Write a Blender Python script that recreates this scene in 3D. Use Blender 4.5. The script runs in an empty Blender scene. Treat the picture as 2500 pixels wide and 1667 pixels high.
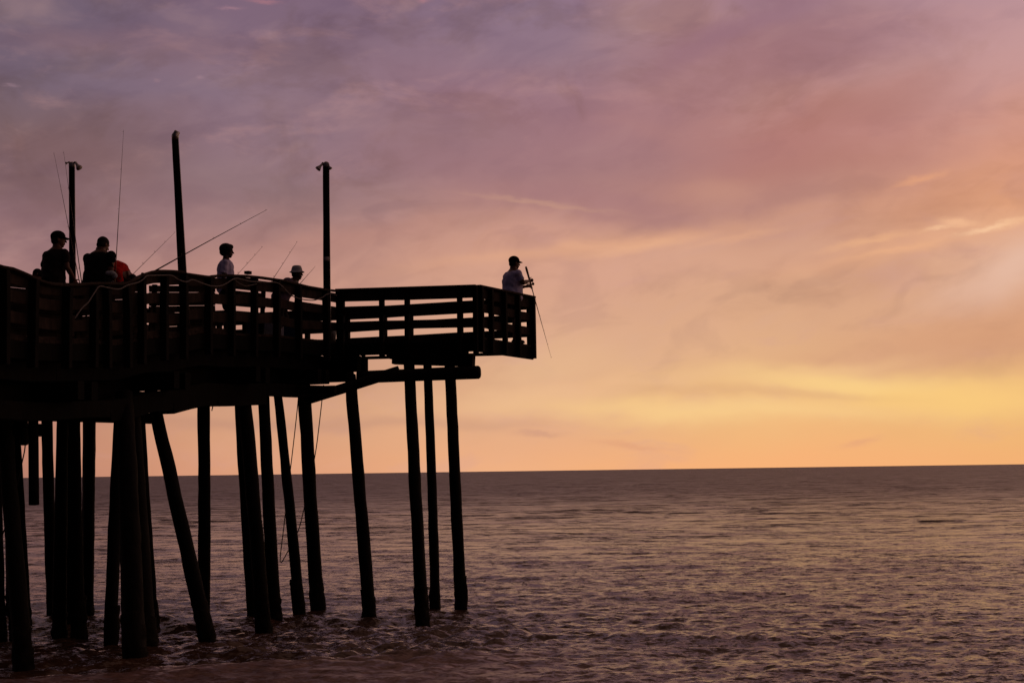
import bpy, bmesh, math, random
import numpy as np
from mathutils import Vector, Matrix, noise as mnoise
random.seed(7)
S = bpy.context.scene
COL = S.collection

# ------------------------------------------------------------------ camera
FPX, CX, CY = 3819.0, 1250.0, 833.5        # focal length and centre in units of the 2500 px wide frame
PITCH, ROLL, HC = math.atan(316/3819), math.atan(0.0136), 2.75
cam_d = bpy.data.cameras.new('camera'); cam = bpy.data.objects.new('camera', cam_d); COL.objects.link(cam)
cam_d.sensor_width = 36; cam_d.lens = 36*FPX/2500; cam_d.clip_end = 60000; cam_d.clip_start = 0.1
CAMR = (Matrix.Rotation(math.pi/2 + PITCH, 3, 'X') @ Matrix.Rotation(-ROLL, 3, 'Z'))
CAMP = Vector((0, 0, HC))
cam.matrix_world = Matrix.Translation(CAMP) @ CAMR.to_4x4()
S.camera = cam

def ray(px, py):
    return CAMR @ Vector(((px-CX)/FPX, -(py-CY)/FPX, -1.0))
def P(px, py, Y):
    """a measured direction turned into a point at the distance Y out to sea"""
    d = ray(px, py); return CAMP + d*(Y/d.y)

# ------------------------------------------------------------------ view, exposure
S.view_settings.view_transform = 'Standard'
try: S.view_settings.look = 'None'
except Exception: pass
S.view_settings.exposure = 0.0; S.view_settings.gamma = 1.0
S.view_settings.use_curve_mapping = False
S.render.engine = 'CYCLES'

def lin(c):
    r = []
    for v in c:
        v = v/255.0
        r.append(v/12.92 if v <= .04045 else ((v+.055)/1.055)**2.4)
    return (r[0], r[1], r[2], 1.0)

# ------------------------------------------------------------------ sky
class NT:
    """small helper for building node expressions"""
    def __init__(s, nt): s.nt = nt; s.N = nt.nodes; s.L = nt.links
    def node(s, t, **kw):
        n = s.N.new(t)
        for k, v in kw.items(): setattr(n, k, v)
        return n
    def put(s, sock, v):
        if isinstance(v, bpy.types.NodeSocket): s.L.new(v, sock)
        else: sock.default_value = v
    def m(s, op, a, b=0.0, c=0.0, clamp=False):
        n = s.node('ShaderNodeMath', operation=op, use_clamp=clamp)
        s.put(n.inputs[0], a); s.put(n.inputs[1], b); s.put(n.inputs[2], c); return n.outputs[0]
    def vm(s, op, a, b=(0, 0, 0)):
        n = s.node('ShaderNodeVectorMath', operation=op)
        s.put(n.inputs[0], a); s.put(n.inputs[1], b)
        return n.outputs[1] if op in ('DOT_PRODUCT', 'LENGTH') else n.outputs[0]
    def comb(s, x, y, z):
        n = s.node('ShaderNodeCombineXYZ'); s.put(n.inputs[0], x); s.put(n.inputs[1], y); s.put(n.inputs[2], z); return n.outputs[0]
    def sep(s, v):
        n = s.node('ShaderNodeSeparateXYZ'); s.put(n.inputs[0], v); return n.outputs
    def mix(s, f, a, b, bt='MIX'):
        n = s.node('ShaderNodeMix', data_type='RGBA', blend_type=bt)
        s.put(n.inputs[0], f); s.put(n.inputs[6], a); s.put(n.inputs[7], b); return n.outputs[2]
    def ramp(s, f, stops, interp='LINEAR'):
        n = s.node('ShaderNodeValToRGB'); cr = n.color_ramp; cr.interpolation = interp
        while len(cr.elements) > 1: cr.elements.remove(cr.elements[-1])
        cr.elements[0].position = stops[0][0]; cr.elements[0].color = stops[0][1]
        for p, c in stops[1:]:
            e = cr.elements.new(p); e.color = c
        s.put(n.inputs[0], f); return n.outputs[0]
    def noise(s, vec, scale, detail=4, rough=.5, dist=0.0, color=False):
        n = s.node('ShaderNodeTexNoise')
        s.put(n.inputs['Vector'], vec); n.inputs['Scale'].default_value = scale
        n.inputs['Detail'].default_value = detail; n.inputs['Roughness'].default_value = rough
        n.inputs['Distortion'].default_value = dist
        return n.outputs['Color'] if color else n.outputs['Fac']
    def smooth(s, x, a, b):
        n = s.node('ShaderNodeMapRange', interpolation_type='SMOOTHSTEP')
        s.put(n.inputs[0], x); n.inputs[1].default_value = a; n.inputs[2].default_value = b
        return n.outputs[0]
    def lerp(s, x, a, b, c=0.0, d=1.0):
        n = s.node('ShaderNodeMapRange'); s.put(n.inputs[0], x)
        for i, v in enumerate((a, b, c, d)): n.inputs[i+1].default_value = v
        return n.outputs[0]
    def blob(s, uv, u0, v0, su, sv, ang, sharp=1.0):
        """soft elliptical cloud mask centred on a direction"""
        n = s.node('ShaderNodeMapping', vector_type='TEXTURE')
        s.put(n.inputs[0], uv)
        n.inputs['Location'].default_value = (u0, v0, 0)
        n.inputs['Rotation'].default_value = (0, 0, math.radians(ang))
        n.inputs['Scale'].default_value = (su, sv, 1)
        d = s.vm('DOT_PRODUCT', n.outputs[0], n.outputs[0])
        if sharp != 1.0: d = s.m('POWER', d, sharp)
        return s.m('POWER', 0.3679, d)

world = bpy.data.worlds.new('World'); S.world = world; world.use_nodes = True
world.node_tree.nodes.clear()
w = NT(world.node_tree)
tc = w.node('ShaderNodeTexCoord')
dirv = w.vm('NORMALIZE', tc.outputs['Generated'])
dx, dy, dz = w.sep(dirv)
az = w.m('ARCTAN2', dx, dy)                      # 0 straight out to sea, positive to the right
el = w.m('ARCSINE', dz)
uu = w.m('MULTIPLY', az, FPX/1000.0)             # one unit = 1000 px of the frame = 0.26 rad
vv = w.m('MULTIPLY', el, FPX/1000.0)
uv0 = w.comb(uu, vv, 0.0)
# slow warp so that no cloud edge is a clean curve
warp = w.noise(w.vm('MULTIPLY', uv0, (1.0, 2.2, 1.0)), 2.3, 4, .55, color=True)
warp = w.vm('SUBTRACT', warp, (.5, .5, .5))
uv = w.vm('ADD', uv0, w.vm('MULTIPLY', warp, (.30, .10, 0)))
U, V, _ = w.sep(uv)
def UVp(px, py):                                  # frame position -> (u, v)
    d = ray(px, py).normalized(); return math.atan2(d.x, d.y)*FPX/1000, math.asin(d.z)*FPX/1000
VM = 1.25
fv = w.lerp(V, 0.0, VM)
cols = []
# colour of the sky against height, for five bearings; (v in 1/1000 px above the horizon, sRGB)
TAB = [
 (-1.25, [(0,(176,116,98)),(.08,(184,122,100)),(.17,(186,126,104)),(.34,(168,118,108)),(.50,(146,108,112)),(.62,(134,100,106)),(.76,(120,95,102)),(.86,(120,96,102)),(.97,(112,96,116)),(1.16,(106,90,106))]),
 (-.62, [(0,(218,150,112)),(.08,(216,154,114)),(.17,(208,154,120)),(.32,(200,146,124)),(.48,(186,134,120)),(.62,(156,118,118)),(.76,(142,112,122)),(.95,(140,112,126)),(1.15,(118,94,116))]),
 (0.0, [(0,(240,170,114)),(.08,(228,166,122)),(.18,(224,172,128)),(.32,(216,164,130)),(.48,(210,154,130)),(.60,(204,148,126)),(.66,(178,130,122)),(.74,(150,112,120)),(.90,(154,112,124)),(1.02,(142,114,130)),(1.15,(138,112,134))]),
 (.62, [(0,(246,170,106)),(.09,(238,178,112)),(.19,(236,186,122)),(.30,(220,166,124)),(.48,(212,160,128)),(.60,(208,150,122)),(.70,(184,130,118)),(.80,(176,122,118)),(.92,(180,128,122)),(1.02,(160,116,122)),(1.15,(152,116,132))]),
 (1.25, [(0,(242,168,102)),(.09,(236,176,104)),(.18,(236,184,116)),(.27,(212,152,112)),(.40,(216,160,124)),(.50,(220,168,140)),(.60,(226,158,110)),(.72,(212,146,122)),(.84,(202,144,130)),(.96,(196,148,146)),(1.15,(178,140,152))]),
]
for u0, st in TAB:
    cols.append((u0, w.ramp(fv, [(min(1, v/VM), lin(c)) for v, c in st], 'B_SPLINE')))
sky = cols[0][1]
for i in range(1, 5):
    sky = w.mix(w.smooth(U, cols[i-1][0], cols[i][0]), sky, cols[i][1])

def add_blob(sky, px, py, sx, sy, ang, col, k, sharp=1.0, src=None):
    u0, v0 = UVp(px, py)
    f = w.m('MULTIPLY', w.blob(src or uv, u0, v0, sx/1000, sy/1000, ang, sharp), k)
    return w.mix(f, sky, lin(col))
# broad cloud texture: stretched, sloping up to the right
rotn = w.node('ShaderNodeMapping', vector_type='TEXTURE'); w.put(rotn.inputs[0], uv0)
rotn.inputs['Rotation'].default_value = (0, 0, math.radians(13)); rotn.inputs['Scale'].default_value = (1.0, .48, 1)
rn = rotn.outputs[0]
n1 = w.noise(rn, 3.0, 7, .56, .4)
n2 = w.noise(w.vm('ADD', rn, (7.3, 2.1, 0)), 1.5, 5, .5, .6)
n3 = w.noise(w.vm('ADD', w.vm('MULTIPLY', uv0, (1.0, 2.6, 1)), (3.1, 9.7, 0)), 3.6, 6, .6, .3)
hi = w.smooth(V, .0, .45)
def modu(sky, n, a, b, col, k):
    return w.mix(w.m('MULTIPLY', w.m('MULTIPLY', w.smooth(n, a, b), hi), k), sky, col)
# darker mauve folds and lighter rose ones
sky = w.mix(w.m('MULTIPLY', w.m('MULTIPLY', w.smooth(n1, .50, .70), hi), .50), sky, w.mix(1.0, sky, lin((228, 223, 227)), 'MULTIPLY'))
sky = w.mix(w.m('MULTIPLY', w.m('MULTIPLY', w.smooth(n2, .48, .30), hi), .40), sky, w.mix(1.0, sky, lin((226, 214, 212)), 'MULTIPLY'))
sky = w.mix(w.m('MULTIPLY', w.smooth(n2, .52, .72), .13), sky, lin((232, 178, 158)))
sky = w.mix(w.m('MULTIPLY', w.smooth(n3, .52, .70), .20), sky, lin((206, 152, 144)))
n4 = w.noise(w.vm('ADD', w.vm('MULTIPLY', rn, (1.0, 1.0, 1)), (1.7, 5.5, 0)), 5.0, 4, .5, .6)
sky = w.mix(w.m('MULTIPLY', w.m('MULTIPLY', w.smooth(n4, .50, .34), hi), .38), sky, w.mix(1.0, sky, lin((224, 222, 232)), 'MULTIPLY'))
sky = w.mix(w.m('MULTIPLY', w.m('MULTIPLY', w.smooth(n4, .54, .74), hi), .10), sky, lin((206, 162, 152)))
n5 = w.noise(w.vm('ADD', w.vm('MULTIPLY', uv0, (1.0, 1.5, 1)), (4.4, .3, 0)), 3.2, 5, .6, .5)
sky = w.mix(w.m('MULTIPLY', w.m('MULTIPLY', w.smooth(n5, .52, .36), w.smooth(V, .48, .78)), .62), sky, w.mix(1.0, sky, lin((232, 226, 216)), 'MULTIPLY'))
# named cloud masses, by bearing and height
B = [
 # px, py, sx, sy, angle, colour, strength, sharpness
 (1560, 430, 520, 120, -8, (160,114,118), .50, 1.6),
 (1700, 215, 430, 80, 22, (160,114,122), .40, 1.3),
 (2000, 330, 330, 80, 14, (176,112,104), .50, 1.3),
 (2060, 130, 300, 60, 14, (162,116,124), .40, 1.2),
 (1900, 450, 300, 60, 4, (182,126,112), .35, 1.2),
 (2330, 170, 260, 70, 12, (196,148,146), .45, 1.2),
 (2380, 420, 260, 70, 20, (218,152,116), .30, 1.2),
 (1500, 590, 420, 22, 7, (236,172,124), .42, 1.1),
 (2230, 592, 300, 26, 9, (232,168,120), .50, 1.1),
 (1830, 630, 500, 40, 4, (214,158,132), .35, 1.2),
 (2470, 668, 190, 58, 24, (230,188,166), .62, 1.0),
 (2460, 800, 420, 60, 8, (212,150,108), .40, 1.2),
 (2150, 880, 420, 40, 2, (206,148,118), .35, 1.3),
 (2060, 938, 300, 30, -5, (248,204,126), .85, 1.1),
 (2020, 905, 200, 16, 6, (240,190,130), .45, 1.1),
 (2340, 972, 320, 34, 0, (248,198,112), .80, 1.1),
 (1700, 1000, 420, 26, -2, (247,202,130), .72, 1.1),
 (1400, 960, 330, 22, 6, (236,184,134), .50, 1.1),
 (1330, 900, 160, 60, 20, (234,186,138), .40, 1.1),
 (1850, 960, 300, 12, -3, (216,162,112), .40, 1.2),
 (200, 380, 300, 70, -10, (128,94,92), .45, 1.2),
 (1720, 120, 190, 26, 20, (148,104,116), .55, 1.3), (1900, 40, 240, 22, 18, (150,110,126), .35, 1.2),
 (2170, 235, 190, 44, 12, (170,112,102), .50, 1.4), (1620, 330, 160, 40, -20, (176,124,120), .35, 1.2),
 (1990, 400, 230, 34, 10, (176,116,106), .40, 1.3), (1440, 500, 280, 34, -9, (160,112,118), .45, 1.4),
 (1780, 460, 110, 34, 0, (204,148,124), .40, 1.2), (2310, 90, 170, 60, 10, (184,138,142), .35, 1.2),
 (1330, 120, 200, 50, 10, (144,116,132), .35, 1.2), (1080, 330, 200, 60, -10, (150,116,122), .30, 1.2),
 (330, 210, 260, 34, 0, (120,104,126), .30, 1.2),
 (350, 110, 380, 32, 3, (124,94,106), .45, 1.2),
 (620, 440, 260, 60, -14, (134,108,112), .40, 1.2),
 (900, 560, 300, 30, 14, (186,132,118), .40, 1.1),
 (1000, 1035, 300, 14, 0, (188,138,116), .35, 1.2),
 (620, 1030, 280, 16, 0, (180,130,112), .35, 1.2),
]
for b in B: sky = add_blob(sky, *b)
# small hard scraps of cloud low over the sea and thin lit edges
fine = w.vm('ADD', uv0, w.vm('MULTIPLY', w.vm('SUBTRACT', w.noise(w.vm('MULTIPLY', uv0, (1, 2.5, 1)), 14, 4, .6, color=True), (.5, .5, .5)), (.05, .028, 0)))
for b in [
 (1530, 1086, 80, 8, -6, (220,152,112), .50, 1.1), (2100, 1078, 40, 8, 12, (220,152,114), .45, 1.0),
 (1315, 1057, 60, 7, -3, (204,148,120), .60, 1.3),
 (2338, 541, 40, 9, -6, (248,190,142), .55, 1.1), (2292, 556, 34, 5, 6, (250,198,150), .5, 1.1), (2410, 556, 60, 6, 10, (252,204,158), .6, 1.1), (2470, 544, 50, 8, 8, (246,190,140), .4, 1.1),
 (2120, 588, 110, 9, 9, (240,178,126), .45, 1.1), (1560, 604, 150, 10, 8, (234,174,130), .35, 1.1),
 (1800, 582, 120, 10, 9, (234,172,128), .30, 1.1), (2190, 610, 120, 8, 8, (240,176,126), .40, 1.1),
 (2240, 440, 60, 9, 12, (236,164,112), .45, 1.2), (1320, 497, 170, 7, -8, (206,156,126), .35, 1.2),
 (490, 188, 10, 4, 0, (160,126,138), .5, 1.0), (28, 209, 14, 3, 0, (150,120,132), .5, 1.0), (380, 197, 8, 3, 0, (156,120,130), .4, 1.0),
 (565, 23, 26, 3, 0, (170,124,136), .5, 1.0), (640, 4, 36, 4, 0, (176,116,124), .55, 1.0), (1032, 3, 14, 4, 0, (184,122,130), .5, 1.0),
]: sky = add_blob(sky, *b, src=fine)
hs_ = w.node('ShaderNodeHueSaturation'); hs_.inputs['Saturation'].default_value = .95; w.put(hs_.inputs['Color'], sky); sky = hs_.outputs[0]
# beyond the frame: higher up the cloud sheet turns grey mauve, away from the glow it grows dim and bluish
up = w.smooth(vv, 1.12, 2.3)
sky = w.mix(up, sky, w.mix(w.smooth(n2, .3, .7), lin((122,92,84)), lin((144,108,94))))
away = w.smooth(w.m('ABSOLUTE', w.m('SUBTRACT', az, .35)), .75, 2.3)
sky = w.mix(away, sky, w.mix(w.smooth(n2, .3, .7), lin((32,29,37)), lin((42,36,43))))
sky = w.mix(w.smooth(dz, .0, -.02), sky, lin((60,48,44)))
bg = w.node('ShaderNodeBackground'); w.put(bg.inputs[0], sky); bg.inputs[1].default_value = 1.03
wo = w.node('ShaderNodeOutputWorld'); w.L.new(bg.outputs[0], wo.inputs[0])
try: world.cycles.sampling_method = 'MANUAL'; world.cycles.sample_map_resolution = 512
except Exception: pass

# the sun, low and behind thick cloud on the right
sd = bpy.data.lights.new('sun', 'SUN'); sd.energy = 0.06; sd.angle = math.radians(20); sd.color = (1.0, .62, .36)
sun = bpy.data.objects.new('sun', sd); COL.objects.link(sun)
s_az, s_el = math.radians(48), math.radians(7)
sdir = Vector((math.sin(s_az)*math.cos(s_el), math.cos(s_az)*math.cos(s_el), math.sin(s_el)))
sun.rotation_euler = sdir.to_track_quat('Z', 'Y').to_euler(); sun.location = sdir*60

# ------------------------------------------------------------------ materials
def new_mat(name):
    m = bpy.data.materials.new(name); m.use_nodes = True
    nt = NT(m.node_tree); b = m.node_tree.nodes['Principled BSDF']; return m, nt, b
def wood_mat(name, c1, c2, scale=6, rough=.8, bump=.4, spec=.08):
    m, n, b = new_mat(name)
    t = n.node('ShaderNodeTexCoord').outputs['Object']
    info = n.node('ShaderNodeObjectInfo')
    t2 = n.vm('ADD', t, n.comb(info.outputs['Random'], 0.0, 0.0))
    g = n.noise(n.vm('MULTIPLY', t2, (1, 1, .25)), scale, 8, .65, .5)
    g2 = n.noise(t2, scale*.25, 3, .5)
    c = n.mix(n.smooth(g, .3, .72), lin(c1), lin(c2))
    c = n.mix(n.m('MULTIPLY', n.smooth(g2, .45, .7), .5), c, n.mix(1.0, c, lin((170, 160, 150)), 'MULTIPLY'))
    c = n.mix(n.m('MULTIPLY', info.outputs['Random'], .35), c, lin(c1))
    n.put(b.inputs['Base Color'], c); b.inputs['Roughness'].default_value = rough
    b.inputs['Specular IOR Level'].default_value = spec
    bp = n.node('ShaderNodeBump'); bp.inputs['Strength'].default_value = bump; bp.inputs['Distance'].default_value = .02
    n.put(bp.inputs['Height'], g); n.L.new(bp.outputs[0], b.inputs['Normal'])
    return m
def plain_mat(name, c, rough=.6, metal=0.0, spec=.3, vary=.15, scale=12):
    m, n, b = new_mat(name)
    t = n.node('ShaderNodeTexCoord').outputs['Object']
    g = n.noise(t, scale, 5, .6)
    n.put(b.inputs['Base Color'], n.mix(n.m('MULTIPLY', n.smooth(g, .35, .7), vary*2), lin(c), n.mix(1.0, lin(c), lin((150, 145, 145)), 'MULTIPLY')))
    b.inputs['Roughness'].default_value = rough; b.inputs['Metallic'].default_value = metal
    b.inputs['Specular IOR Level'].default_value = spec
    bp = n.node('ShaderNodeBump'); bp.inputs['Strength'].default_value = .25; bp.inputs['Distance'].default_value = .01
    n.put(bp.inputs['Height'], g); n.L.new(bp.outputs[0], b.inputs['Normal'])
    return m
M = dict(
 pile=wood_mat('creosoted_pile', (14, 12, 10), (30, 25, 21), 9, .75, .8),
 crust=wood_mat('barnacle_crust', (14, 12, 9), (44, 38, 30), 26, .9, 1.0),
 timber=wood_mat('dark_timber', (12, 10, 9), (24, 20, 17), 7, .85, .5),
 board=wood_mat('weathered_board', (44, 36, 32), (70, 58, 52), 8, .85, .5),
 post=wood_mat('post_wood', (20, 17, 15), (36, 30, 27), 8, .85, .5),
 pole=wood_mat('light_pole_wood', (18, 14, 12), (32, 25, 22), 8, .8, .5),
 skin=plain_mat('tanned_skin', (104, 70, 54), .55),
 dskin=plain_mat('dark_skin', (66, 42, 32), .5),
 hair=plain_mat('black_hair', (18, 14, 13), .8, scale=60, vary=.4),
 white=plain_mat('pale_cotton', (200, 194, 228), .9, spec=.1),
 black=plain_mat('black_cotton', (20, 19, 21), .9, spec=.1),
 lilac=plain_mat('dull_lilac_cotton', (92, 78, 96), .9, spec=.1),
 dark=plain_mat('dark_cotton', (40, 32, 32), .9, spec=.1),
 red=plain_mat('red_cotton', (196, 24, 20), .85, spec=.1),
 short=plain_mat('grey_shorts', (52, 50, 56), .9, spec=.1),
 hat=plain_mat('pale_canvas', (176, 178, 180), .9, spec=.1),
 shoe=plain_mat('shoe_rubber', (28, 27, 28), .6),
 metal=plain_mat('galvanised_metal', (150, 146, 142), .35, .8, .5),
 enamel=plain_mat('lamp_enamel', (178, 170, 165), .4, 0, .5),
 rod=plain_mat('rod_blank', (42, 24, 20), .35, 0, .5),
 cork=plain_mat('cork_grip', (120, 90, 62), .9),
 rope=plain_mat('pale_rope', (128, 120, 118), .8, vary=.4, scale=40),
 drope=plain_mat('dark_rope', (44, 38, 34), .9),
 paper=plain_mat('pale_notice', (168, 160, 156), .8),
 cooler=plain_mat('cooler_plastic', (150, 152, 156), .5),
 coolerb=plain_mat('cooler_body', (40, 58, 86), .5),
 bucket=plain_mat('bucket_plastic', (120, 118, 114), .5),
)

# sea: dark body colour, mirror-like skin, ripples of all sizes
sea_m, n, b = new_mat('sea_water')
pos = n.node('ShaderNodeNewGeometry').outputs['Position']
px_, py_, pz_ = n.sep(pos)
b.inputs['IOR'].default_value = 1.34
b.inputs['Specular IOR Level'].default_value = .48
foam = n.node('ShaderNodeAttribute', attribute_name='foam').outputs['Fac']
body = n.mix(n.noise(pos, .25, 3, .5), lin((78, 57, 43)), lin((92, 68, 52)))
fn = n.smooth(n.noise(n.vm('MULTIPLY', pos, (1, 2.2, 1)), 5.0, 6, .7), .40, .62)
n.put(b.inputs['Base Color'], n.mix(n.m('MULTIPLY', foam, n.m('MULTIPLY_ADD', fn, .35, .32)), body, lin((172, 136, 128))))
n.put(b.inputs['Roughness'], n.m('MULTIPLY_ADD', foam, .18, n.m('MULTIPLY_ADD', n.smooth(n.vm('LENGTH', pos), 25, 220), .20, .17)))
def slope(scale, amp, off, ay=2.0, det=2):
    c = n.noise(n.vm('ADD', n.vm('MULTIPLY', pos, (1.0, ay, 1.0)), off), scale, det, .55, color=True)
    return n.vm('MULTIPLY', n.vm('SUBTRACT', c, (.5, .5, .5)), (amp*.8, amp*1.3, 0))
dist = n.vm('LENGTH', pos)
sl = n.vm('ADD', slope(14.0, 1.15, (0, 0, 0), 2.0), slope(4.2, 1.15, (5, 3, 1), 1.8))
far = n.smooth(dist, 24, 105)
big = n.vm('ADD', slope(1.1, 2.6, (2, 8, 0), 2.4), slope(.25, 1.9, (1, 1, 0), 2.4))
sc = n.node('ShaderNodeVectorMath', operation='SCALE'); n.put(sc.inputs[0], big); n.put(sc.inputs['Scale'], far)
sl = n.vm('ADD', sl, sc.outputs[0])
gust = n.m('MULTIPLY_ADD', n.smooth(n.noise(n.vm('MULTIPLY', pos, (1, .5, 1)), .05, 4, .6), .3, .7), .6, .85)
sc2 = n.node('ShaderNodeVectorMath', operation='SCALE'); n.put(sc2.inputs[0], sl); n.put(sc2.inputs['Scale'], gust)
nn = n.vm('NORMALIZE', n.vm('ADD', n.node('ShaderNodeNewGeometry').outputs['Normal'], sc2.outputs[0]))
n.put(b.inputs['Normal'], nn)

# ------------------------------------------------------------------ helpers
class MB:
    def __init__(s): s.v = []; s.f = []
    def add(s, vs, fs):
        k = len(s.v); s.v += [tuple(v) for v in vs]; s.f += [tuple(i+k for i in f) for f in fs]; return s
    def sweep(s, pts, w_, h_, up=Vector((0, 0, 1)), ch=.008, roll=0.0):
        """a chamfered timber along a path"""
        pts = [Vector(p) for p in pts]; n_ = len(pts); rings = []
        c = min(ch, w_*.3, h_*.3); a, b_ = w_/2, h_/2
        prof = [(-a+c, -b_), (a-c, -b_), (a, -b_+c), (a, b_-c), (a-c, b_), (-a+c, b_), (-a, b_-c), (-a, -b_+c)]
        for i, p in enumerate(pts):
            t = (pts[min(i+1, n_-1)]-pts[max(i-1, 0)]).normalized()
            sd_ = t.cross(up)
            if sd_.length < 1e-4: sd_ = t.cross(Vector((0, 1, 0)))
            sd_.normalize(); u_ = sd_.cross(t).normalized()
            if roll:
                r = Matrix.Rotation(roll, 3, t); sd_ = r @ sd_; u_ = r @ u_
            rings.append([p + sd_*x + u_*y for x, y in prof])
        vs = [v for r in rings for v in r]; fs = []
        for i in range(n_-1):
            for j in range(8):
                fs.append((i*8+j, i*8+(j+1) % 8, (i+1)*8+(j+1) % 8, (i+1)*8+j))
        fs.append(tuple(range(7, -1, -1))); fs.append(tuple((n_-1)*8+j for j in range(8)))
        return s.add(vs, fs)
    def tube(s, pts, rad, n_=10, cap=True, wob=0.0, seed=0, sq=(1, 1)):
        pts = [Vector(p) for p in pts]; k = len(pts)
        if not hasattr(rad, '__len__'): rad = [rad]*k
        vs = []; ref = None
        for i, p in enumerate(pts):
            t = (pts[min(i+1, k-1)]-pts[max(i-1, 0)]).normalized()
            if ref is None:
                ref = t.cross(Vector((0, 0, 1)))
                if ref.length < .1: ref = t.cross(Vector((0, 1, 0)))
            ref = (ref - t*ref.dot(t)).normalized(); q = t.cross(ref)
            for j in range(n_):
                a = 2*math.pi*j/n_
                r = rad[i]
                if wob: r *= 1+wob*mnoise.noise(Vector((math.cos(a)*1.3+seed*7.1, math.sin(a)*1.3, i*.45)))
                vs.append(p + (ref*math.cos(a)*sq[0] + q*math.sin(a)*sq[1])*r)
        fs = []
        for i in range(k-1):
            for j in range(n_):
                fs.append((i*n_+j, i*n_+(j+1) % n_, (i+1)*n_+(j+1) % n_, (i+1)*n_+j))
        if cap:
            fs.append(tuple(range(n_-1, -1, -1))); fs.append(tuple((k-1)*n_+j for j in range(n_)))
        return s.add(vs, fs)
    def ball(s, c, r, rot=None, nu=12, nv=8):
        c = Vector(c); r = (r, r, r) if not hasattr(r, '__len__') else r
        vs = []; fs = []
        for i in range(nv+1):
            ph = math.pi*i/nv
            for j in range(nu):
                a = 2*math.pi*j/nu
                v = Vector((r[0]*math.sin(ph)*math.cos(a), r[1]*math.sin(ph)*math.sin(a), r[2]*math.cos(ph)))
                if rot: v = rot @ v
                vs.append(c+v)
        for i in range(nv):
            for j in range(nu):
                fs.append((i*nu+j, (i+1)*nu+j, (i+1)*nu+(j+1) % nu, i*nu+(j+1) % nu))
        return s.add(vs, fs)
    def torus(s, c, axis, R, r, n_=10, m_=5):
        c = Vector(c); axis = Vector(axis).normalized(); a = axis.orthogonal().normalized(); b_ = axis.cross(a)
        vs = []; fs = []
        for i in range(n_):
            t = 2*math.pi*i/n_; d = a*math.cos(t)+b_*math.sin(t)
            for j in range(m_):
                q = 2*math.pi*j/m_; vs.append(c + d*(R+r*math.cos(q)) + axis*r*math.sin(q))
        for i in range(n_):
            for j in range(m_):
                fs.append((i*m_+j, ((i+1) % n_)*m_+j, ((i+1) % n_)*m_+(j+1) % m_, i*m_+(j+1) % m_))
        return s.add(vs, fs)
    def mesh(s, name):
        me = bpy.data.meshes.new(name); me.from_pydata(s.v, [], s.f); me.update(); return me
    def build(s, name, mat, parent=None, smooth=False):
        org = parent.matrix_world.translation.copy() if parent else None
        me = s.mesh(name)
        bm_ = bmesh.new(); bm_.from_mesh(me); bmesh.ops.recalc_face_normals(bm_, faces=bm_.faces)
        root = root_loc(parent)
        # local origin: the first corner's floor point for a parentless mesh, else the thing's base
        if root.length: bmesh.ops.translate(bm_, verts=bm_.verts, vec=-root)
        bm_.to_mesh(me); bm_.free()
        if smooth:
            for p in me.polygons: p.use_smooth = True
        me.materials.append(mat)
        o = bpy.data.objects.new(name, me); COL.objects.link(o)
        if parent: o.parent = parent
        return o
ROOTS = {}
def root_loc(parent):
    if parent is None: return Vector((0, 0, 0))
    while parent.parent: parent = parent.parent
    return ROOTS.get(parent.name, Vector((0, 0, 0)))
def thing(name, label, cat, loc=(0, 0, 0), group=None):
    o = bpy.data.objects.new(name, None); COL.objects.link(o)
    o.empty_display_size = .2; o.location = loc
    ROOTS[o.name] = Vector(loc)
    o['label'] = label; o['category'] = cat
    if group: o['group'] = group
    return o
def tag(o, label, cat, group=None):
    o['label'] = label; o['category'] = cat
    if group: o['group'] = group
    return o
def interp(x, tab): return float(np.interp(x, [t[0] for t in tab], [t[1] for t in tab]))
def smoothstep_tab(x, tab):
    xs = [t[0] for t in tab]; ys = [t[1] for t in tab]
    if x <= xs[0]: return ys[0]
    if x >= xs[-1]: return ys[-1]
    i = max(k for k in range(len(xs)) if xs[k] <= x)
    t = (x-xs[i])/(xs[i+1]-xs[i]); t = t*t*(3-2*t); return ys[i]+(ys[i+1]-ys[i])*t

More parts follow.
